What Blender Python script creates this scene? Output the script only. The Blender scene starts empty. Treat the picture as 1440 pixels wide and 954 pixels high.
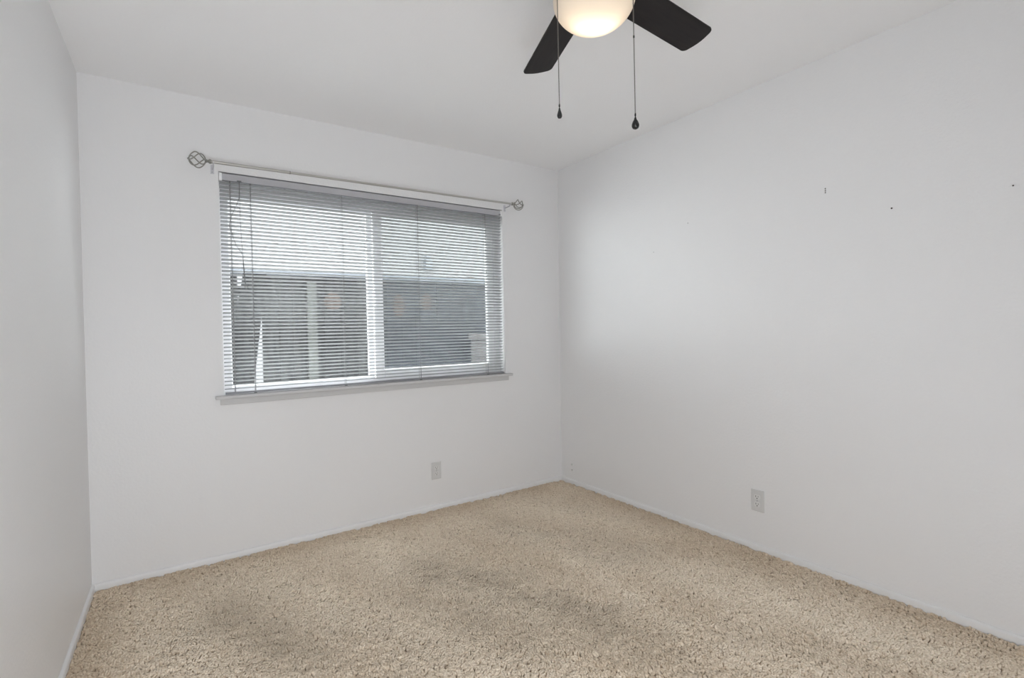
import bpy, bmesh, math, random
import numpy as np
from mathutils import Vector, Matrix
random.seed(7)
rng = np.random.default_rng(11)
C = bpy.context.scene.collection
sc = bpy.context.scene

# ---------------------------------------------------------------- camera
YAW, PITCH, ROLL = 0.59317, -0.01034, 0.02166
fw = Vector((math.sin(YAW)*math.cos(PITCH), math.cos(YAW)*math.cos(PITCH), math.sin(PITCH)))
r0 = Vector((math.cos(YAW), -math.sin(YAW), 0))
d0 = fw.cross(r0)
rt = r0*math.cos(ROLL) + d0*math.sin(ROLL)
dn = -r0*math.sin(ROLL) + d0*math.cos(ROLL)
cam = bpy.data.cameras.new('camera')
cam.sensor_fit = 'HORIZONTAL'; cam.sensor_width = 36.0
cam.lens = 711.041/1440*36.0
cam.shift_x = 7.017/1440; cam.shift_y = -5.247/1440
cam.clip_start = 0.01
camo = bpy.data.objects.new('camera', cam); C.objects.link(camo)
M = Matrix((rt, -dn, -fw)).transposed().to_4x4(); M.translation = Vector((0.31846, -3.083, 1.1888))
camo.matrix_world = M
sc.camera = camo

# ---------------------------------------------------------------- light and exposure
SKY = 13.5
SUN = 1.0
FILL = 37.0
LOW = 6.5
LAMP = 0.15
w = bpy.data.worlds.new('sky'); sc.world = w; w.use_nodes = True
bg = w.node_tree.nodes['Background']; bg.inputs[0].default_value = (0.93, 0.965, 1.0, 1); bg.inputs[1].default_value = SKY
sun = bpy.data.lights.new('sun', 'SUN'); sun.energy = SUN; sun.angle = 0.01; sun.color = (1, .97, .92)
suno = bpy.data.objects.new('sun', sun); C.objects.link(suno)
suno.rotation_euler = Vector((0.25, 0.84, -0.49)).to_track_quat('-Z', 'Y').to_euler()
def area(name, loc, direction, sx, sy, energy, col=(1, 1, 1), portal=False):
    l = bpy.data.lights.new(name, 'AREA'); l.shape = 'RECTANGLE'; l.size = sx; l.size_y = sy; l.energy = energy; l.color = col
    if portal: l.cycles.is_portal = True
    o = bpy.data.objects.new(name, l); C.objects.link(o); o.location = loc
    o.rotation_euler = Vector(direction).to_track_quat('-Z', 'Y').to_euler(); return o
area('window_portal', (1.473, .22, 1.47), (0, -1, 0), 1.86, 1.26, 0, portal=True)
area('rear_fill', (.42, -3.43, 1.15), (0, 1, .18), .84, 2.1, FILL, (.94, .975, 1.02))  # added fill from behind the camera; the front wall has no doorway
area('low_rear_fill', (1.35, -3.42, .3), (0, 1, .5), 2.6, .5, LOW, (.94, .975, 1.02))  # added wide, low fill that lifts the lower walls; no real source there
sc.view_settings.view_transform = 'Standard'; sc.view_settings.look = 'None'
sc.view_settings.gamma = 1; sc.view_settings.use_curve_mapping = False
sc.view_settings.exposure = 0.12
sc.cycles.use_denoising = True
sc.cycles.max_bounces = 14; sc.cycles.diffuse_bounces = 8; sc.cycles.transparent_max_bounces = 24
sc.cycles.sample_clamp_indirect = 6.0

# ---------------------------------------------------------------- materials
def mat(name, col, rough=.5, metal=0.0, spec=.5):
    m = bpy.data.materials.new(name); m.use_nodes = True
    b = m.node_tree.nodes['Principled BSDF']
    b.inputs['Base Color'].default_value = (*col, 1); b.inputs['Roughness'].default_value = rough
    b.inputs['Metallic'].default_value = metal; b.inputs['Specular IOR Level'].default_value = spec
    return m
def nodes(m): return m.node_tree.nodes, m.node_tree.links, m.node_tree.nodes['Principled BSDF']
def add_noise(m, scale, c0, c1, bump=0.0, dist=.001, stretch=(1, 1, 1), detail=4):
    n, l, b = nodes(m)
    tc = n.new('ShaderNodeTexCoord'); mp = n.new('ShaderNodeMapping'); mp.inputs['Scale'].default_value = stretch
    nz = n.new('ShaderNodeTexNoise'); nz.inputs['Scale'].default_value = scale; nz.inputs['Detail'].default_value = detail
    cr = n.new('ShaderNodeValToRGB'); cr.color_ramp.elements[0].color = (*c0, 1); cr.color_ramp.elements[1].color = (*c1, 1)
    cr.color_ramp.elements[0].position = .3; cr.color_ramp.elements[1].position = .7
    l.new(tc.outputs['Object'], mp.inputs[0]); l.new(mp.outputs[0], nz.inputs['Vector'])
    l.new(nz.outputs['Fac'], cr.inputs[0]); l.new(cr.outputs[0], b.inputs['Base Color'])
    if bump:
        bp = n.new('ShaderNodeBump'); bp.inputs['Strength'].default_value = bump; bp.inputs['Distance'].default_value = dist
        l.new(nz.outputs['Fac'], bp.inputs['Height']); l.new(bp.outputs[0], b.inputs['Normal'])
    return m
def paint(name, col, rough, sc1, strength):
    m = mat(name, col, rough, spec=.35); n, l, b = nodes(m)
    tc = n.new('ShaderNodeTexCoord')
    v = n.new('ShaderNodeTexNoise'); v.inputs['Scale'].default_value = sc1; v.inputs['Detail'].default_value = 3
    v2 = n.new('ShaderNodeTexNoise'); v2.inputs['Scale'].default_value = 7; v2.inputs['Detail'].default_value = 2
    cr = n.new('ShaderNodeValToRGB'); cr.color_ramp.elements[0].position = .4; cr.color_ramp.elements[1].position = .66
    ad = n.new('ShaderNodeMath'); ad.operation = 'MULTIPLY_ADD'; ad.inputs[1].default_value = .8
    bp = n.new('ShaderNodeBump'); bp.inputs['Strength'].default_value = strength; bp.inputs['Distance'].default_value = .0016
    l.new(tc.outputs['Object'], v.inputs['Vector']); l.new(tc.outputs['Object'], v2.inputs['Vector'])
    l.new(v.outputs['Fac'], cr.inputs[0]); l.new(cr.outputs[0], ad.inputs[0]); l.new(v2.outputs['Fac'], ad.inputs[2])
    l.new(ad.outputs[0], bp.inputs['Height']); l.new(bp.outputs[0], b.inputs['Normal'])
    return m
WALL = paint('wall_paint', (.82, .82, .823), .42, 85, .33)
CEIL = paint('ceiling_paint', (.93, .93, .935), .6, 120, .25)
TRIM = mat('trim_paint', (.80, .80, .80), .35)
SILL = mat('shaded_sill_paint', (.60, .60, .60), .45)  # greyer than the trim: shade on the sill and apron is painted in
VINYL = mat('white_vinyl', (.93, .932, .94), .35)
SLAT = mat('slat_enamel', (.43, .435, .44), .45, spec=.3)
BRAIL = mat('shaded_rail_enamel', (.30, .30, .315), .4)  # darker than the headrail: the bottom rail's shading is put into its colour
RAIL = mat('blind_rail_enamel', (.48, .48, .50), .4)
CORD = mat('cord', (.2, .2, .2), .8)
TASSEL = mat('cord_tassel', (.16, .17, .17), .5)
ROD = mat('satin_nickel_rod', (.50, .49, .46), .38, .5)
FINIAL = mat('antique_pewter', (.33, .325, .295), .35, .5)
BRKT = mat('bracket_plastic', (.62, .62, .66), .4)
PLATE = mat('outlet_plastic', (.66, .66, .655), .35)
RECEP = mat('receptacle_plastic', (.72, .72, .71), .35)
SLOT = mat('slot_dark', (.05, .05, .05), .7)
STEEL = mat('screw_steel', (.45, .45, .45), .35, .8)
NAIL = mat('dark_nail', (.06, .055, .05), .5, .3)
BLADE = add_noise(mat('espresso_blade', (.02, .018, .017), .6, spec=.2), 9, (.015, .013, .0135), (.024, .0205, .02), 0, stretch=(1, 9, 9))
BRONZE = mat('dark_bronze', (.025, .02, .018), .35, .4)
CHAIN = mat('pull_chain_metal', (.20, .185, .17), .35, .8)
FOB = mat('black_fob', (.012, .012, .012), .25)
OUTPAINT = add_noise(mat('stucco', (.3, .3, .3), .9), 60, (.115, .116, .118), (.138, .140, .142), .3, .004)
EAVE = mat('eave_paint', (.55, .55, .55), .7)
GROUND = add_noise(mat('concrete_ground', (.4, .39, .37), .9), 8, (.10, .095, .085), (.15, .145, .135), .2, .004)
CAPW = add_noise(mat('weathered_cap', (.2, .22, .25), .8), 12, (.075, .085, .095), (.115, .125, .14), stretch=(.3, 3, 3))
BOXM = add_noise(mat('bin_wood', (.3, .27, .26), .8), 20, (.085, .078, .075), (.125, .115, .11))

def wood(name, dark, light, knot=None):
    m = mat(name, light, .85, spec=.2); add_noise(m, 7, dark, light, .4, .003, stretch=(4, 1, .45), detail=6); return m
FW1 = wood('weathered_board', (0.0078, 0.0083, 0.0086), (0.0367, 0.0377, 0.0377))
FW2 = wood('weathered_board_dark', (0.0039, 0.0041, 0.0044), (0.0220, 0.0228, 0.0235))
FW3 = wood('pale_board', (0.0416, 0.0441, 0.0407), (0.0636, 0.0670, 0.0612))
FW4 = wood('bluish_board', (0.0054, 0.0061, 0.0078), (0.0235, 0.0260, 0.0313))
PATCH = wood('reddish_board_patch', (0.0269, 0.0196, 0.0156), (0.0539, 0.0401, 0.0333))

def bowl_material():
    m = bpy.data.materials.new('opal_glass'); m.use_nodes = True
    n, l = m.node_tree.nodes, m.node_tree.links; n.clear()
    o = n.new('ShaderNodeOutputMaterial'); mx = n.new('ShaderNodeMixShader'); mx.inputs[0].default_value = .4
    t = n.new('ShaderNodeBsdfTranslucent'); t.inputs[0].default_value = (.95, .88, .78, 1)
    p = n.new('ShaderNodeBsdfPrincipled'); p.inputs['Base Color'].default_value = (.9, .88, .84, 1); p.inputs['Roughness'].default_value = .3
    l.new(t.outputs[0], mx.inputs[1]); l.new(p.outputs[0], mx.inputs[2]); l.new(mx.outputs[0], o.inputs[0]); return m
OPAL = bowl_material()
def emit_material(name, col, s):
    m = bpy.data.materials.new(name); m.use_nodes = True; b = m.node_tree.nodes['Principled BSDF']
    b.inputs['Base Color'].default_value = (.9, .9, .9, 1)
    b.inputs['Emission Color'].default_value = (*col, 1); b.inputs['Emission Strength'].default_value = s; return m
BULB = emit_material("bulb_glow", (1, .86, .66), 0.5 if LAMP > 0 else 0.0)
def see_through(name, opaque, col, gloss):
    m = bpy.data.materials.new(name); m.use_nodes = True
    n, l = m.node_tree.nodes, m.node_tree.links; n.clear()
    o = n.new('ShaderNodeOutputMaterial'); mx = n.new('ShaderNodeMixShader'); mx.inputs[0].default_value = opaque
    t = n.new('ShaderNodeBsdfTransparent'); t.inputs[0].default_value = (.98, .99, .985, 1)
    g = n.new('ShaderNodeBsdfGlossy' if gloss else 'ShaderNodeBsdfDiffuse'); g.inputs[0].default_value = (*col, 1)
    if gloss: g.inputs['Roughness'].default_value = .02
    l.new(t.outputs[0], mx.inputs[1]); l.new(g.outputs[0], mx.inputs[2]); l.new(mx.outputs[0], o.inputs[0]); return m
GLASS = see_through('window_glass', .03, (1, 1, 1), True)
SCREEN = see_through('insect_mesh', .15, (.16, .17, .20), False)

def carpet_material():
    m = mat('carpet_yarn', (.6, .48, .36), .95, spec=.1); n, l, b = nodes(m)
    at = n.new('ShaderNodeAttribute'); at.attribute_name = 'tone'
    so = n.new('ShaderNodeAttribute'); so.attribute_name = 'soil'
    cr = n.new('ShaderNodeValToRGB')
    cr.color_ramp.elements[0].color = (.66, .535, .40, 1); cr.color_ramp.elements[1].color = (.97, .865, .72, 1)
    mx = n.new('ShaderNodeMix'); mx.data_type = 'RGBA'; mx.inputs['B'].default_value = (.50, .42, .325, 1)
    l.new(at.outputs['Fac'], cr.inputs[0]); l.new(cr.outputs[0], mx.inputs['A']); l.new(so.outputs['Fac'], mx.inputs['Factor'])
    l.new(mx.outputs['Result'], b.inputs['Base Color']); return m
YARN = carpet_material()
BACKING = mat('carpet_backing', (.30, .23, .165), .95)

# ---------------------------------------------------------------- helpers
def obj(name, bm, m, parent=None, smooth=False, bevel=0.0, angle=40):
    me = bpy.data.meshes.new(name)
    bmesh.ops.recalc_face_normals(bm, faces=bm.faces[:])
    bm.to_mesh(me); bm.free(); me.materials.append(m)
    o = bpy.data.objects.new(name, me); C.objects.link(o)
    if parent: o.parent = parent
    if smooth:
        for p in me.polygons: p.use_smooth = True
        try: me.set_sharp_from_angle(angle=math.radians(angle))
        except Exception: pass
    if bevel:
        b = o.modifiers.new('bevel', 'BEVEL'); b.width = bevel; b.segments = 2; b.limit_method = 'ANGLE'; b.angle_limit = math.radians(40)
    return o
def box(bm, x0, x1, y0, y1, z0, z1):
    v = [bm.verts.new(p) for p in ((x0,y0,z0),(x1,y0,z0),(x1,y1,z0),(x0,y1,z0),(x0,y0,z1),(x1,y0,z1),(x1,y1,z1),(x0,y1,z1))]
    for f in ((0,1,2,3),(4,5,6,7),(0,1,5,4),(1,2,6,5),(2,3,7,6),(3,0,4,7)): bm.faces.new([v[i] for i in f])
    return v
def boxes(*bs):
    bm = bmesh.new()
    for b in bs: box(bm, *b)
    return bm
def hexa(bm, pts):
    v = [bm.verts.new(p) for p in pts]
    for f in ((0,1,2,3),(4,5,6,7),(0,1,5,4),(1,2,6,5),(2,3,7,6),(3,0,4,7)): bm.faces.new([v[i] for i in f])
def lathe(bm, prof, n=32, M=None, cap=True):
    rings = []
    for r, z in prof:
        if r < 1e-6: rings.append([bm.verts.new((0, 0, z))])
        else: rings.append([bm.verts.new((r*math.cos(2*math.pi*i/n), r*math.sin(2*math.pi*i/n), z)) for i in range(n)])
    for a, b in zip(rings, rings[1:]):
        for i in range(n):
            j = (i+1) % n
            if len(a) == 1 and len(b) == 1: continue
            if len(a) == 1: bm.faces.new((a[0], b[i], b[j]))
            elif len(b) == 1: bm.faces.new((a[i], a[j], b[0]))
            else: bm.faces.new((a[i], a[j], b[j], b[i]))
    if cap:
        for r in (rings[0], rings[-1]):
            if len(r) > 2: bm.faces.new(r)
    if M: bmesh.ops.transform(bm, matrix=M, verts=[v for r in rings for v in r])
    return bm
def tube(bm, pts, r, n=8):
    pts = [Vector(p) for p in pts]; rings = []
    up = None
    for i, p in enumerate(pts):
        t = (pts[min(i+1, len(pts)-1)] - pts[max(i-1, 0)]).normalized()
        if up is None: up = t.orthogonal().normalized()
        up = (up - t*up.dot(t)).normalized(); s = t.cross(up)
        rr = r[i] if isinstance(r, (list, tuple)) else r
        rings.append([bm.verts.new(p + (up*math.cos(2*math.pi*k/n) + s*math.sin(2*math.pi*k/n))*rr) for k in range(n)])
    for a, b in zip(rings, rings[1:]):
        for k in range(n): bm.faces.new((a[k], a[(k+1) % n], b[(k+1) % n], b[k]))
    bm.faces.new(rings[0]); bm.faces.new(rings[-1]); return bm
def spline(pts, k=6):
    P = [Vector(p) for p in pts]; out = []
    for i in range(len(P)-1):
        a, b, c, d = P[max(i-1, 0)], P[i], P[i+1], P[min(i+2, len(P)-1)]
        for j in range(k):
            t = j/k
            out.append(.5*((2*b) + (c-a)*t + (2*a-5*b+4*c-d)*t*t + (3*b-a-3*c+d)*t**3))
    return out + [P[-1]]
def tag(o, label, cat, group=None, kind=None):
    o['label'] = label; o['category'] = cat
    if group: o['group'] = group
    if kind: o['kind'] = kind
    return o
def thing(name, label, cat, loc=(0, 0, 0), group=None):
    o = bpy.data.objects.new(name, None); o.empty_display_size = .1; C.objects.link(o); o.location = loc
    return tag(o, label, cat, group)
def struct(name, bm, m, parent=None, **k):
    o = obj(name, bm, m, parent, **k)
    if not parent: o['kind'] = 'structure'
    return o

# ---------------------------------------------------------------- the room shell
W, H, F = 2.9025, 2.44, -3.46        # width, height, front wall
WT, WB = 2.914, 2.890                # the right wall leans a little
LA = -0.0206                         # the left wall runs out of square
OX0, OX1, OZ0, OZ1 = .569, 2.377, .852, 2.067   # window opening
struct('floor', boxes((-.3, 3.15, F-.12, .16, -.12, -.012)), BACKING)
struct('ceiling', boxes((-.3, 3.2, F-.12, .16, H, H+.12)), CEIL)
struct('wall_back', boxes((-.2, OX0, 0, .16, -.012, H), (OX1, 3.1, 0, .16, -.012, H), (OX0, OX1, 0, .16, -.012, OZ0), (OX0, OX1, 0, .16, OZ1, H)), WALL)
bm = bmesh.new(); 
hexa(bm, [(-.14,0,-.012),(0,0,-.012),(LA*-F,F,-.012),(-.14+LA*-F,F,-.012),(-.14,0,H),(0,0,H),(LA*-F,F,H),(-.14+LA*-F,F,H)])
struct('wall_left', bm, WALL)
bm = bmesh.new()
hexa(bm, [(WB,0,-.012),(WB+.15,0,-.012),(WB+.15,F,-.012),(WB,F,-.012),(WT,0,H),(WT+.15,0,H),(WT+.15,F,H),(WT,F,H)])
struct('wall_right', bm, WALL)
struct('wall_front', boxes((-.3, 3.15, F-.1, F, -.012, H)), WALL)
# baseboards: a low strip with an eased top edge
def strip(a, b, inw, name):
    a, b, inw = Vector(a), Vector(b), Vector(inw)
    prof = [(0, -.012), (.0115, -.012), (.0115, .017), (.0095, .0235), (.005, .027), (0, .0275)]
    bm = bmesh.new()
    A = [bm.verts.new(a + inw*p + Vector((0, 0, q))) for p, q in prof]; B = [bm.verts.new(b + inw*p + Vector((0, 0, q))) for p, q in prof]
    for i in range(len(prof)): j = (i+1) % len(prof); bm.faces.new((A[i], A[j], B[j], B[i]))
    bm.faces.new(A); bm.faces.new(B)
    struct(name, bm, TRIM, smooth=True, angle=50)
strip((0.0, 0, 0), (WB, 0, 0), (0, -1, 0), 'baseboard_back')
strip((WB, 0, 0), (WB, F, 0), (-1, 0, 0), 'baseboard_right')
strip((0, 0, 0), (LA*-F, F, 0), (1, 0, 0), 'baseboard_left')

# ---------------------------------------------------------------- window
win = bpy.data.objects.new('window_1', None); C.objects.link(win); win.location = (1.473, .06, .852); win['kind'] = 'structure'
win['label'] = 'white vinyl two-pane sliding window in the back wall'
def wpart(name, bm, m, parent=win, **k):
    bmesh.ops.translate(bm, verts=bm.verts[:], vec=-Vector(win.location)); return obj(name, bm, m, parent, **k)
def frame_boxes(x0, x1, z0, z1, wl, wr, wb, wt, y0, y1):
    return boxes((x0, x0+wl, y0, y1, z0, z1), (x1-wr, x1, y0, y1, z0, z1), (x0+wl, x1-wr, y0, y1, z0, z0+wb), (x0+wl, x1-wr, y0, y1, z1-wt, z1))
wpart('window_frame', frame_boxes(OX0, OX1, .868, OZ1, .046, .046, .032, .106, .062, .15), VINYL, bevel=.003)
wpart('fixed_sash', frame_boxes(.615, 1.445, .90, 1.961, .006, .05, .012, .014, .10, .125), VINYL, bevel=.002)
wpart('fixed_pane', boxes((.621, 1.395, .111, .115, .912, 1.947)), GLASS)
sash = wpart('sliding_sash', frame_boxes(1.425, 2.331, .90, 1.961, .062, .055, .052, .018, .07, .097), VINYL, bevel=.004)
wpart('sash_pane', boxes((1.487, 2.276, .082, .086, .952, 1.943)), GLASS, sash)
wpart('finger_pull', boxes((1.429, 1.437, .063, .0705, 1.36, 1.50)), VINYL, sash, bevel=.002)
wpart('insect_screen', boxes((1.445, 2.331, .131, .132, .90, 1.961)), SCREEN)
# stool and apron under the window
wpart('window_sill', boxes((.527, 2.421, -.036, 0, .8535, .872), (OX0, OX1, 0, .062, .8535, .872)), SILL, bevel=.004)
wpart('apron', boxes((.549, 2.398, -.013, 0, .822, .8535)), SILL, bevel=.003)

# ---------------------------------------------------------------- venetian blind
blind = thing('venetian_blind', 'white mini venetian blind with open slats lowered over the whole window', 'blind', (1.47, .018, 2.06))
def bpart(name, bm, m, parent=blind, **k):
    bmesh.ops.translate(bm, verts=bm.verts[:], vec=-Vector(blind.location)); return obj(name, bm, m, parent, **k)
bm = bmesh.new()   # headrail: an open U channel with rolled lips
box(bm, .586, 2.362, .003, .0042, 2.026, 2.060); box(bm, .586, 2.362, .033, .0342, 2.026, 2.060); box(bm, .586, 2.362, .0042, .033, 2.026, 2.0275)
box(bm, .586, 2.362, .0005, .003, 2.024, 2.0285)
bpart('headrail', bm, RAIL)
bpart('headrail_bracket', boxes((.571, .586, .002, .036, 2.020, 2.062)), VINYL, bevel=.001)
bpart('headrail_bracket', boxes((2.362, 2.376, .002, .036, 2.020, 2.062)), VINYL, bevel=.001)
bpart('bracket_pin', boxes((2.350, 2.362, -.0015, .003, 2.029, 2.036)), TASSEL)
CY, SW, PITCHZ, N = .018, .0255, .0205, 55
TILT = math.radians(19)
def slat_bm(z):
    bm = bmesh.new(); ring = []; K = 6
    for s in (1, -1):
        for i in range(K+1):
            u = (i/K - .5) if s == 1 else (.5 - i/K)
            h = .0022*(1 - 4*u*u) + (.0004 if s == 1 else -.0002)
            y, zz = u*SW, h
            ring.append((CY + y*math.cos(TILT) + zz*math.sin(TILT), z - y*math.sin(TILT) + zz*math.cos(TILT)))
    A = [bm.verts.new((.574, y, q)) for y, q in ring]; B = [bm.verts.new((2.371, y, q)) for y, q in ring]; n = len(ring)
    for i in range(n): bm.faces.new((A[i], A[(i+1) % n], B[(i+1) % n], B[i]))
    bm.faces.new(A); bm.faces.new(B); return bm
s0 = bpart('slat', slat_bm(2.010), SLAT, smooth=True, angle=50)
for i in range(1, N):
    s = s0.copy(); C.objects.link(s); s.parent = blind; s.location = (0, 0, -PITCHZ*i)
bpart('bottom_rail', boxes((.577, 2.369, .006, .030, .8745, .8855)), BRAIL, bevel=.002)
LADX = (.622, .721, 1.218, 1.710, 2.232)
for k, x in enumerate(LADX):
    bm = bmesh.new()
    for y in (.0045, .0318): tube(bm, [(x, y, 2.026), (x, y, 1.5), (x, y, .884)], .0011, 5)
    tube(bm, [(x+.004, CY, 2.026), (x+.004, CY, .884)], .0009, 5)
    bpart('ladder_cord', bm, CORD)
    if k: bpart('cord_button', boxes((x-.007, x+.007, .004, .014, .872, .8785)), TASSEL)
bpart('tilt_hook', boxes((.656, .678, -.002, .004, 2.024, 2.031)), TASSEL, bevel=.001)
pc = bmesh.new()
tube(pc, spline([(.667,-.006,2.026),(.665,-.006,1.96),(.664,-.006,1.937),(.656,-.006,1.909),(.638,-.007,1.865),(.618,-.008,1.81),(.616,-.008,1.772),(.626,-.008,1.74),(.637,-.008,1.697),(.653,-.008,1.662),(.673,-.007,1.63),(.676,-.006,1.585)]), .0017, 6)
pcord = bpart('pull_cord', pc, CORD, smooth=True)
bpart('tilt_cord', tube(bmesh.new(), spline([(.667,-.004,2.026),(.667,-.0035,1.85),(.671,-.004,1.70),(.676,-.006,1.585)]), .0013, 6), CORD, smooth=True)
tb = bmesh.new(); tube(tb, spline([(.676,-.006,1.59),(.678,-.006,1.55),(.681,-.006,1.50),(.684,-.006,1.472)]), .0026, 8)
bpart('tassel', tb, TASSEL, pcord, smooth=True)
tb = bmesh.new(); tube(tb, spline([(.684,-.006,1.474),(.680,-.006,1.458),(.686,-.006,1.445),(.694,-.006,1.452),(.690,-.006,1.468)]), .0013, 6)
bpart('knot', tb, TASSEL, pcord, smooth=True)

# ---------------------------------------------------------------- curtain rod
RY = -.075
rod = thing('curtain_rod', 'slim pale telescoping curtain rod with cage finials above the window blind', 'curtain rod', (1.47, RY, 2.09))
def rpart(name, bm, m, parent=rod, **k):
    bmesh.ops.translate(bm, verts=bm.verts[:], vec=-Vector(rod.location)); return obj(name, bm, m, parent, **k)
ZL, ZR = 2.0895, 2.1005
def zr(x): return ZL + (ZR-ZL)*(x-.53)/(2.38-.53)
rpart('thick_pole', tube(bmesh.new(), [(.527, RY, zr(.527)), (.913, RY, zr(.913))], .0078, 16), ROD, smooth=True)
rpart('thin_pole', tube(bmesh.new(), [(.905, RY, zr(.905)), (2.412, RY, zr(2.412))], .0066, 16), ROD, smooth=True)
rpart('seam_ring', tube(bmesh.new(), [(.909, RY, zr(.909)), (.915, RY, zr(.915))], .0086, 16), FINIAL, smooth=True)
def finial(x0, sgn, L, Rr, tw):
    z = zr(x0); bm = bmesh.new()
    prof = [(.009, -.004), (.0115, 0), (.0115, .006), (.008, .009), (.0065, .014), (.009, .019), (.010, .022), (.006, .026)]
    Mx = Matrix.Translation((x0, RY, z)) @ Matrix.Rotation(sgn*math.pi/2, 4, 'Y')
    lathe(bm, prof, 20, Mx)
    f = rpart('finial', bm, FINIAL, smooth=True)
    cg = bmesh.new()
    for k in range(5):
        pts = []
        for i in range(25):
            t = i/24; a = 2*math.pi*k/5 + tw*t*math.pi*.62 + (.5 if sgn < 0 else 1.15); r = Rr*math.sin(math.pi*t)**.55 + .0025
            pts.append((x0 + sgn*(.022 + L*t), RY + r*math.cos(a), z + r*math.sin(a)))
        tube(cg, pts, .0030, 8)
    rpart('cage', cg, FINIAL, f, smooth=True)
    tip = bmesh.new(); lathe(tip, [(0, -.004), (.005, -.002), (.006, .001), (.004, .005), (0, .007)], 16, Matrix.Translation((x0 + sgn*(.022+L), RY, z)) @ Matrix.Rotation(sgn*math.pi/2, 4, 'Y'))
    rpart('tip', tip, FINIAL, f, smooth=True)
finial(.530, -1, .074, .037, 1); finial(2.414, 1, .074, .035, -1)
for x, lb in ((.542, 'small grey curtain rod bracket on the wall at the large left finial'), (2.398, 'small grey curtain rod bracket on the wall at the right end finial')):
    z = zr(x)
    b = thing('curtain_rod_bracket', lb, 'bracket', (x, 0, z-.02), 'curtain rod brackets')
    bm = boxes((-.008, .008, -.004, 0, -.022, .024)); obj('wall_plate', bm, BRKT, b, bevel=.001)
    bm = bmesh.new(); tube(bm, spline([(0,-.004,.002),(0,-.04,.002),(0,-.066,.0035),(0,-.0745,.0085)]), .0035, 8)
    a = obj('arm', bm, BRKT, b, smooth=True)
    bm = bmesh.new(); tube(bm, [(0, RY+.0105*math.cos(t), .02+.0105*math.sin(t)) for t in [math.pi + math.pi*i/10 for i in range(11)]], .0022, 8)
    obj('cradle', bm, BRKT, b, smooth=True)
    bm = lathe(bmesh.new(), [(0, 0), (.003, 0), (.0025, .002), (0, .0025)], 12, Matrix.Translation((0, -.004, -.013)) @ Matrix.Rotation(math.pi/2, 4, 'X'))
    obj('screw', bm, STEEL, b, smooth=True)

# ---------------------------------------------------------------- wall outlets
def outlet(loc, rz, label):
    t = thing('wall_outlet', label, 'outlet', loc, 'duplex wall outlets'); t.rotation_euler = (0, 0, rz)
    # local: x along the wall, -y out of the wall
    bm = bmesh.new(); w_, h_ = .0355, .0575
    v0 = [bm.verts.new((a*w_, 0, b*h_)) for a, b in ((-1,-1),(1,-1),(1,1),(-1,1))]; v1 = [bm.verts.new((a*(w_-.0035), -.0062, b*(h_-.0035))) for a, b in ((-1,-1),(1,-1),(1,1),(-1,1))]
    vm = [bm.verts.new((a*w_, -.0025, b*h_)) for a, b in ((-1,-1),(1,-1),(1,1),(-1,1))]
    for P, Q in ((v0, vm), (vm, v1)):
        for i in range(4): bm.faces.new((P[i], P[(i+1) % 4], Q[(i+1) % 4], Q[i]))
    bm.faces.new(v1); bm.faces.new(v0)
    obj('cover_plate', bm, PLATE, t, bevel=.001)
    for s in (1, -1):
        bm = bmesh.new(); zc = s*.0195; pts = []
        for i in range(36):
            a = 2*math.pi*i/36; pts.append((.0172*math.cos(a), max(-.0125, min(.0125, .0172*math.sin(a)))))
        A = [bm.verts.new((x, -.005, zc+z)) for x, z in pts]; B = [bm.verts.new((x*.97, -.0078, zc+z*.97)) for x, z in pts]
        for i in range(36): bm.faces.new((A[i], A[(i+1) % 36], B[(i+1) % 36], B[i]))
        bm.faces.new(A); bm.faces.new(B)
        r = obj('receptacle', bm, RECEP, t)
        bm = boxes((-.0078, -.0052, -.0081, -.007, zc-.001, zc+.008), (.0052, .0074, -.0081, -.007, zc+.0002, zc+.007))
        lathe(bm, [(0, 0), (.0030, 0), (.0030, .0011), (0, .0011)], 14, Matrix.Translation((0, -.007, zc-.0068)) @ Matrix.Rotation(math.pi/2, 4, 'X'))
        obj('slots', bm, SLOT, r)
    bm = lathe(bmesh.new(), [(.0036, 0), (.0034, .0012), (.002, .0018), (0, .002)], 14, Matrix.Translation((0, -.0062, 0)) @ Matrix.Rotation(math.pi/2, 4, 'X'))
    obj('screw', bm, STEEL, t, smooth=True)
    return t
outlet((1.800, 0, .256), 0, 'white duplex wall outlet low on the back wall below the window')
outlet((WB+(WT-WB)*.258/H, -1.604, .258), -math.pi/2, 'white duplex wall outlet low on the right wall above its baseboard')

# ---------------------------------------------------------------- small hardware left in the right wall
def wall_x(z): return WB + (WT-WB)*z/H
def pin(name, y, z, r, label, cat, m, lng=.006, group=None):
    bm = lathe(bmesh.new(), [(0, -.01), (r*.5, -.01), (r*.5, lng*.5), (r, lng*.55), (r, lng*.85), (r*.6, lng), (0, lng)], 12, Matrix.Rotation(-math.pi/2, 4, 'Y'))
    o = obj(name, bm, m, smooth=True); o.location = (wall_x(z), y, z); return tag(o, label, cat, group)
NG = 'nails in the right wall'
pin('nail', -2.212, 1.674, .0034, 'small dark nail high in the right wall, the darkest of the row', 'nail', NAIL, group=NG)
pin('nail', -2.586, 1.678, .0026, 'small dark nail in the right wall nearest the right edge of the photo', 'nail', NAIL, group=NG)
pin('nail', -1.195, 1.801, .0022, 'tiny faint nail in the right wall nearest the hanging fan pull chain', 'nail', STEEL, group=NG)
pin('nail', -.938, 1.664, .0020, 'tiny faint grey nail in the right wall nearest the window corner', 'nail', STEEL, group=NG)
t = thing('wall_anchor', 'tiny upright picture hook with dark holes high on the right wall', 'wall anchor', (wall_x(1.813), -1.95, 1.813))
obj('hook_plate', boxes((-.0015, .002, -.003, .003, -.014, .014)), RECEP, t)
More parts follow.
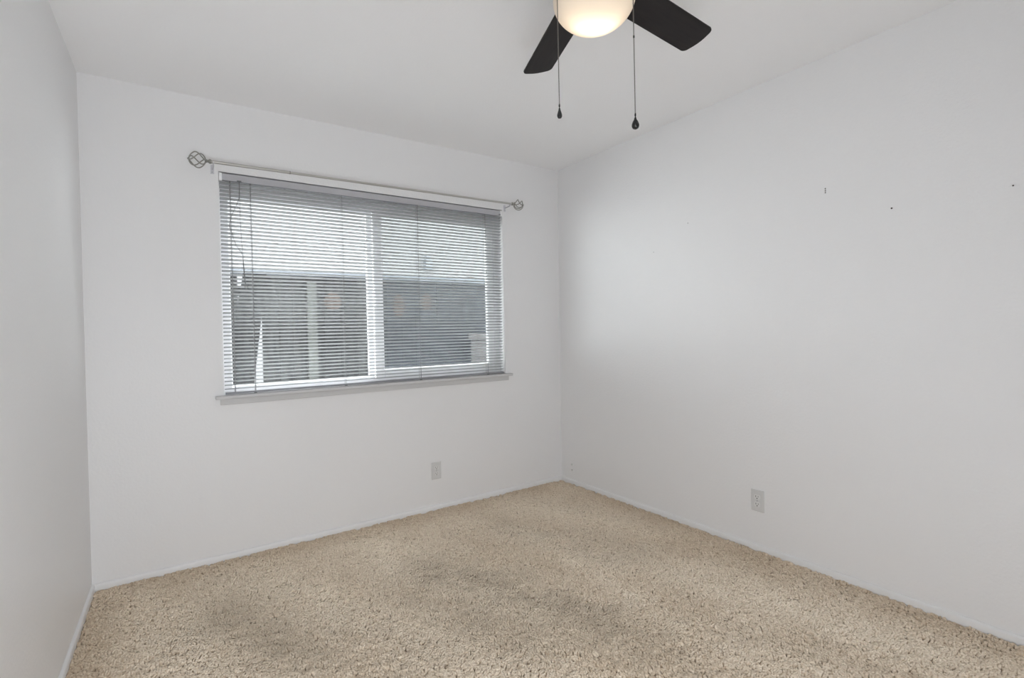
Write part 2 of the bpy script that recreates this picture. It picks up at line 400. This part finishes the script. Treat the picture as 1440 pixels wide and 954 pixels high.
for z in (.0085, -.001, -.010):
    bm = lathe(bmesh.new(), [(0, 0), (.0026, 0), (.0026, .0012), (0, .0014)], 10, Matrix.Translation((-.0015, 0, z)) @ Matrix.Rotation(-math.pi/2, 4, 'Y'))
    obj('hole', bm, NAIL, t)
t = thing('cable_stub', 'pair of tiny grey wall plugs low on the right wall by the corner', 'wall plug', (wall_x(.115), -.125, .115))
for z in (.026, -.016):
    bm = lathe(bmesh.new(), [(0, -.004), (.008, -.004), (.008, .001), (.0055, .003), (.0052, .008), (0, .009)], 14, Matrix.Translation((0, 0, z)) @ Matrix.Rotation(-math.pi/2, 4, 'Y'))
    obj('plug', bm, PLATE, t, smooth=True)

# ---------------------------------------------------------------- ceiling fan
FX, FY, BZ = 1.36, -2.022, 2.2
fan = thing('ceiling_fan', 'dark five-blade hugger ceiling fan with lit opal glass bowl', 'ceiling fan', (FX, FY, H))
def fpart(name, bm, m, parent=fan, **k):
    bmesh.ops.translate(bm, verts=bm.verts[:], vec=(0, 0, -H)); return obj(name, bm, m, parent, **k)
fpart('canopy', lathe(bmesh.new(), [(.088, H), (.088, H-.012), (.080, H-.03), (.070, H-.05), (.070, H-.06)], 40), BRONZE, smooth=True)
fpart('motor_housing', lathe(bmesh.new(), [(.070, 2.395), (.100, 2.375), (.112, 2.35), (.115, 2.31), (.115, 2.27), (.108, 2.245), (.092, 2.23), (.085, 2.212)], 48), BRONZE, smooth=True)
fpart('switch_housing', lathe(bmesh.new(), [(.085, 2.212), (.088, 2.20), (.088, 2.165), (.112, 2.155), (.117, 2.148), (.117, 2.136), (.110, 2.133)], 48), BRONZE, smooth=True)
def blade_bm():
    pts = []
    def arc(cx, cy, r, a0, a1, n=7):
        for i in range(n+1):
            a = math.radians(a0+(a1-a0)*i/n); pts.append((cx+r*math.cos(a), cy+r*math.sin(a)))
    R1, R0, wt, wr = .551, .150, .0595, .0565
    arc(R1-.022, -wt+.022, .022, -88, -6); 
    for t in (-.6, -.2, .2, .6): pts.append((R1 + .006*(1-t*t), t*(wt-.022)))
    arc(R1-.022, wt-.022, .022, 6, 88)
    arc(R0+.02, wr-.02, .02, 92, 180, 4); arc(R0+.02, -wr+.02, .02, 180, 268, 4)
    bm = bmesh.new()
    A = [bm.verts.new((x, y, -.003)) for x, y in pts]; B = [bm.verts.new((x, y, .003)) for x, y in pts]; n = len(pts)
    for i in range(n): bm.faces.new((A[i], A[(i+1) % n], B[(i+1) % n], B[i]))
    bm.faces.new(A); bm.faces.new(B); return bm
def iron_bm():
    bm = bmesh.new()
    hexa(bm, [(.075,-.018,.008),(.075,.018,.008),(.17,.014,.0035),(.17,-.014,.0035),(.075,-.018,.013),(.075,.018,.013),(.17,.014,.008),(.17,-.014,.008)])
    lathe(bm, [(.034, .0031), (.034, .007), (.02, .009), (0, .009)], 20, Matrix.Translation((.19, 0, 0)))
    return bm
b0 = obj('blade', blade_bm(), BLADE, fan, bevel=.0012); i0 = obj('blade_bracket', iron_bm(), BRONZE, b0, smooth=True)
for k in range(5):
    if k == 0: b, ir = b0, i0
    else:
        b = b0.copy(); C.objects.link(b); b.parent = fan; ir = i0.copy(); C.objects.link(ir); ir.parent = b
    b.matrix_local = Matrix.Translation((0, 0, BZ-H)) @ Matrix.Rotation(math.radians((4.5, 69.9, 146, 219, 291.5)[k]), 4, 'Z') @ Matrix.Rotation(math.radians(-12.6), 4, 'X')
bowl = bmesh.new(); prof = []
ZT, ZB_, RB = 2.134, 2.046, .117
for i in range(25):
    u = math.pi/2*i/24; prof.append((RB*math.sin(u), ZT-(ZT-ZB_)*math.cos(u)))
prof_in = [(max(r-.003, 0), z+.003 if r < .05 else z+.001) for r, z in prof][::-1]
lathe(bowl, prof + [(RB, ZT+.004), (RB-.003, ZT+.004)], 64, cap=False)
bo = fpart('light_bowl', bowl, OPAL, smooth=True)
for k, (dx, dy) in enumerate(((.035, -.02), (-.035, .02))):
    bb = bmesh.new(); lathe(bb, [(0, 2.085), (.012, 2.089), (.017, 2.10), (.014, 2.114), (.010, 2.122), (.010, 2.138)], 20, Matrix.Translation((dx, dy, 0)))
    fpart('bulb', bb, BULB, bo, smooth=True)
    l = bpy.data.lights.new('bulb_light', 'POINT'); l.energy = LAMP; l.color = (1, .82, .62); l.shadow_soft_size = .02
    lo = bpy.data.objects.new('bulb_light', l); C.objects.link(lo); lo.parent = fan; lo.location = (dx*.5, dy*.5, 2.082-H if k else 2.078-H)
def chain(px, py, zend, fob, label):
    ang = math.atan2(py, px); ln = math.hypot(px, py)
    bm = bmesh.new(); z = 2.150; pts = [(.112*math.cos(ang), .112*math.sin(ang), 2.152), (px*.97, py*.97, 2.153), (px, py, 2.148)]; rr = [.0016, .0016, .0016]
    k = 0
    z = 2.146
    while z > zend:
        pts += [(px, py, z), (px, py, z-.0012), (px, py, z-.0024)]; rr += [.0009, .0019, .0009]; z -= .0036
    tube(bm, pts, rr, 6)
    c = fpart('pull_chain', bm, CHAIN, smooth=True, angle=80); c['label'] = label
    bm = bmesh.new()
    lathe(bm, [(0, .006), (.0018, .005), (.0024, 0), (.0016, -.004), (0, -.005)], 12, Matrix.Translation((px, py, zend+.0)))
    fpart('connector', bm, FOB, c, smooth=True)
    bm = bmesh.new(); lathe(bm, fob, 24, Matrix.Translation((px, py, zend)))
    fpart('fob', bm, FOB, c, smooth=True)
    bm = bmesh.new(); lathe(bm, [(0, .004), (.0022, .002), (.0022, -.003), (0, -.005)], 12, Matrix.Translation((px, py, (2.15+zend)/2+.015)))
    if fob is FOB_R: fpart('chain_coupling', bm, FOB, c, smooth=True)
FOB_L = [(0, -.004), (.002, -.006), (.0032, -.012), (.0052, -.018), (.0068, -.024), (.0068, -.029), (.005, -.033), (0, -.035)]
FOB_R = [(0, -.004), (.0024, -.006), (.0035, -.011), (.0075, -.018), (.0098, -.025), (.0098, -.030), (.0075, -.035), (.003, -.0375), (0, -.038)]
chain(1.236-FX, -2.006-FY, 1.806, FOB_L, 'fine pull chain with a slim dark oval fob')
chain(1.378-FX, -2.151-FY, 1.759, FOB_R, 'fine pull chain with a black teardrop fob')

# ---------------------------------------------------------------- outside the window
struct('ground', boxes((-6, 11, .16, 12, -.5, -.35)), GROUND)
struct('roof', boxes((-1.2, 4.2, F-.6, .38, H+.12, H+.26)), EAVE)
house = thing('house', 'pale stucco house standing in bright daylight beyond the fence', 'house', (3, 4.6, -.35))
obj('wall', boxes((-3.0, 3.4, 0, .3, 0, 3.9)), OUTPAINT, house)
lampw = obj('wall_lamp', boxes((.86, .98, -.11, 0, 2.56, 2.72), (.89, .95, -.06, 0, 2.70, 2.80)), CAPW, house, bevel=.01)
obj('downspout', boxes((1.69, 1.78, -.09, 0, .0, 2.47)), PATCH, house)
fence = thing('fence', 'weathered grey board fence outside the window with one leaning board', 'fence', (1.9, 1.6, -.35))
def fp(name, bm, m, parent=fence, **k):
    bmesh.ops.translate(bm, verts=bm.verts[:], vec=-Vector(fence.location)); return obj(name, bm, m, parent, **k)
def board(x0, x1, z1, m, lean=0.0, y=1.6, z0=-.34, piv=0.0):
    bm = boxes((x0, x1, y, y+.02, z0, z1))
    if lean: bmesh.ops.rotate(bm, verts=bm.verts[:], cent=((x0+x1)/2, y, piv), matrix=Matrix.Rotation(lean, 3, 'Y'))
    return fp('board', bm, m)
# left of the slit seen through the blind
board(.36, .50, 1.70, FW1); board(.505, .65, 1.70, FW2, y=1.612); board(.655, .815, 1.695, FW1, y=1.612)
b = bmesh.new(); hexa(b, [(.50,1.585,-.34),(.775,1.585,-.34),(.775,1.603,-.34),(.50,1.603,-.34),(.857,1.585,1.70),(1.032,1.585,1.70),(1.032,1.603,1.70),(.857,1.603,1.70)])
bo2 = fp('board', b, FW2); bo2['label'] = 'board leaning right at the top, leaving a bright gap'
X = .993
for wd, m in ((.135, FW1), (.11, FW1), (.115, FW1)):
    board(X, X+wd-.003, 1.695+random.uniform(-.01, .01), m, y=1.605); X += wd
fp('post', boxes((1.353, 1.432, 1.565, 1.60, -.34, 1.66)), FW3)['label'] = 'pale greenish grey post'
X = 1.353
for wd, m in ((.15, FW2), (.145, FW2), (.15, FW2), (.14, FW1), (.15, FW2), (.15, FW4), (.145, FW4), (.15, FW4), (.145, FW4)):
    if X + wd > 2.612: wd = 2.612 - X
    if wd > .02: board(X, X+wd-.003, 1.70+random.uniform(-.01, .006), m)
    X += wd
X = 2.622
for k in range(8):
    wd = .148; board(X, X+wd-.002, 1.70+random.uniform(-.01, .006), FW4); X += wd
fp('crosspiece', boxes((2.608, 2.626, 1.60, 1.625, -.34, 1.27)), FW4)
fp('cap_rail', boxes((.25, 1.96, 1.555, 1.645, 1.70, 1.752)), CAPW, bevel=.004)
fp('cap_rail', boxes((1.965, 3.80, 1.555, 1.645, 1.695, 1.742)), CAPW, bevel=.004)
fp('rail', boxes((.25, 3.80, 1.62, 1.66, 1.52, 1.60)), FW2)
fp('rail', boxes((.25, 3.80, 1.62, 1.66, .12, .2)), FW2)
for x0, x1, z0, z1 in ((1.50, 1.655, 1.40, 1.56), (2.15, 2.262, 1.33, 1.56), (2.45, 2.555, 1.40, 1.58)):
    fp('board_patch', lathe(bmesh.new(), [(0, -.5), (.9, -.5), (1, -.3), (1, .3), (.9, .5), (0, .5)], 24, Matrix.Translation(((x0+x1)/2, 1.599, (z0+z1)/2)) @ Matrix.Diagonal(((x1-x0)/2, .014, (z1-z0)/2, 1)) @ Matrix.Rotation(math.pi/2, 4, 'X')), PATCH, smooth=True)['label'] = 'reddish brown repair patch'
bx_ = thing('storage_box', 'plain pinkish grey box standing against the fence at the window\'s lower right', 'box', (3.25, 1.35, -.35))
obj('body', boxes((-.27, .3, -.2, .2, 0, 1.44)), BOXM, bx_, bevel=.006)
obj('lid', boxes((-.29, .32, -.22, .22, 1.44, 1.50)), BOXM, bx_, bevel=.008)

# ---------------------------------------------------------------- carpet pile (tufts as real geometry)
def carpet():
    sp = .0078
    xs = np.arange(-.03, WB-.006, sp); ys = np.arange(-3.25, -.006, sp*.866)
    gx, gy = np.meshgrid(xs, ys); gx = gx + ((np.arange(len(ys)) % 2)*sp/2)[:, None]
    x = gx.ravel() + rng.normal(0, sp*.27, gx.size); y = gy.ravel() + rng.normal(0, sp*.27, gx.size)
    # only the stretch of floor in front of the camera
    keep = (x > -LA*y + .0125) & (x < WB-.0125) & (y < -.0125) & (y < -.0125)
    cx, cy = .318, -3.083
    dx, dy = x-cx, y-cy; f = dx*math.sin(YAW)+dy*math.cos(YAW); r = dx*math.cos(YAW)-dy*math.sin(YAW)
    keep &= (f > 1.35) & (np.abs(r) < 1.15*f+.15)
    x, y = x[keep], y[keep]; n = len(x)
    def vnoise(u, v, seed):
        g = np.random.default_rng(seed).random((64, 64)); ui, vi = np.floor(u).astype(int), np.floor(v).astype(int)
        fu, fv = u-ui, v-vi; fu, fv = fu*fu*(3-2*fu), fv*fv*(3-2*fv)
        a, b = g[ui % 64, vi % 64], g[(ui+1) % 64, vi % 64]; c, d = g[ui % 64, (vi+1) % 64], g[(ui+1) % 64, (vi+1) % 64]
        return a*(1-fu)*(1-fv)+b*fu*(1-fv)+c*(1-fu)*fv+d*fu*fv
    u = x*.93 + y*.36; v = -x*.36 + y*.93           # across / along the vacuum tracks
    n1 = vnoise(u*3+9, v*1.3+40, 1); n2 = vnoise(x*9+30, y*9+50, 2); n3 = vnoise(x*38+10, y*38+160, 3); n4 = vnoise(u*7+5, v*1.1+30, 4); n5 = vnoise(x*24+3, y*24+100, 6)
    stripes = np.sin(u*2*math.pi/.52 + 2.0*n1)
    soil = np.zeros(n)
    def cap(ax, ay, bx, by, wdt, s):
        t = np.clip(((x-ax)*(bx-ax)+(y-ay)*(by-ay))/((bx-ax)**2+(by-ay)**2), 0, 1)
        dd = np.hypot(x-ax-t*(bx-ax), y-ay-t*(by-ay)); return s*np.exp(-(dd/wdt)**2)
    def pot(a, b): return vnoise(a*50+10, b*50+210, 3) + .6*vnoise(a*27+3, b*27+115, 5)
    e = .002
    gx_, gy_ = (pot(x+e, y)-pot(x-e, y))/(2*e), (pot(x, y+e)-pot(x, y-e))/(2*e)
    lean = .0030*stripes + .0022*(n1-.5)
    la0 = math.atan2(-.93, .36)
    tr = np.zeros(n)
    for a in ((2.05,-.64,2.01,-.95,.05,.7), (2.01,-.95,2.0,-1.8,.05,.9), (1.29,-.26,1.2,-.85,.06,.6), (.36,-.42,.40,-.95,.06,.7), (1.62,-.45,1.66,-.9,.05,.5), (2.45,-1.2,2.5,-2.0,.06,.5), (.95,-.5,.85,-.95,.05,.5)):
        tr = np.maximum(tr, cap(*a))
    tr = tr*(.5+n2)
    lean = lean + .0035*tr
    lx = lean*math.cos(la0) + gx_*.00008 + rng.normal(0, .0012, n); ly = lean*math.sin(la0) + gy_*.00008 + rng.normal(0, .0012, n)
    p0 = pot(x, y); p0 = (p0-p0.mean())/p0.std()
    hgt = np.clip(.0124 + .0008*p0 - .0046*np.clip(-p0-.25, 0, 1.6) + .0016*(n2-.5) + rng.normal(0, .0009, n), .0035, .0165)
    rad = .0050*rng.uniform(.8, 1.25, n); rot = rng.uniform(0, math.pi/2, n)
    for a in ((1.40,-.78,1.62,-1.14,.18,.52), (1.56,-1.06,1.82,-1.75,.15,.58), (1.25,-.90,1.42,-1.45,.2,.30), (.48,-.62,.70,-1.10,.17,.42), (.85,-1.05,1.05,-1.40,.20,.28), (2.0,-.55,2.35,-1.25,.16,.26)):
        soil = np.maximum(soil, cap(*a))
    soil = np.clip(soil*(.35+.65*n2+.7*n5) + .22*(n4-.35) + .12*(n2-.5), 0, .8)
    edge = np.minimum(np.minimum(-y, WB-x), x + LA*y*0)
    tone = np.clip(.55 + .26*(n1-.5) + .22*tr + .10*stripes + .25*(n2-.5) + rng.normal(0, .17, n) - .42*np.exp(-(edge/.16)**2), 0, 1)  # tr also lightens the yarn colour, painting in how brushed nap catches light
    S = 5; lev = [(-.002, .75, 0.0), (.0055, 1.05, .30), (.0095, .86, .75)]
    k = len(lev)*S + 1
    P = np.zeros((n, k, 3)); bz = -.0125
    for li, (z, rr, ll) in enumerate(lev):
        for s in range(S):
            a = rot + 2*math.pi*s/S + li*.45
            P[:, li*S+s, 0] = x + rad*rr*np.cos(a) + lx*ll; P[:, li*S+s, 1] = y + rad*rr*np.sin(a) + ly*ll; P[:, li*S+s, 2] = bz + z*hgt/.0118
    P[:, -1, 0] = x+lx; P[:, -1, 1] = y+ly; P[:, -1, 2] = bz + hgt
    F4 = []; F3 = []
    for li in range(len(lev)-1):
        for s in range(S):
            t = (s+1) % S; F4.append((li*S+s, li*S+t, (li+1)*S+t, (li+1)*S+s))
    q = (len(lev)-1)*S
    for s in range(S): F3.append((q+s, q+(s+1) % S, k-1))
    F4, F3 = np.array(F4), np.array(F3); base = (np.arange(n)*k)[:, None, None]
    loops = np.concatenate([(base+F4).reshape(n, -1), (base+F3).reshape(n, -1)], axis=1).ravel()
    sizes = np.tile(np.concatenate([np.full(len(F4), 4), np.full(len(F3), 3)]), n)
    starts = np.concatenate([[0], np.cumsum(sizes)[:-1]])
    me = bpy.data.meshes.new('carpet_pile')
    me.vertices.add(n*k); me.vertices.foreach_set('co', P.ravel().astype(np.float32))
    me.loops.add(len(loops)); me.loops.foreach_set('vertex_index', loops.astype(np.int32))
    me.polygons.add(len(sizes)); me.polygons.foreach_set('loop_start', starts.astype(np.int32))
    me.polygons.foreach_set('use_smooth', np.ones(len(sizes), dtype=bool))
    me.update(calc_edges=True)
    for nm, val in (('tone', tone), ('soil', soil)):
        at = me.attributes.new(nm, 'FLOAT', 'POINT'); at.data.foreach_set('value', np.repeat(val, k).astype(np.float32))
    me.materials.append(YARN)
    o = bpy.data.objects.new('carpet_pile', me); C.objects.link(o)
    tag(o, 'beige cut-pile carpet with darker worn patches covering the floor', 'carpet', kind='stuff')
    print('tufts', n)
carpet()
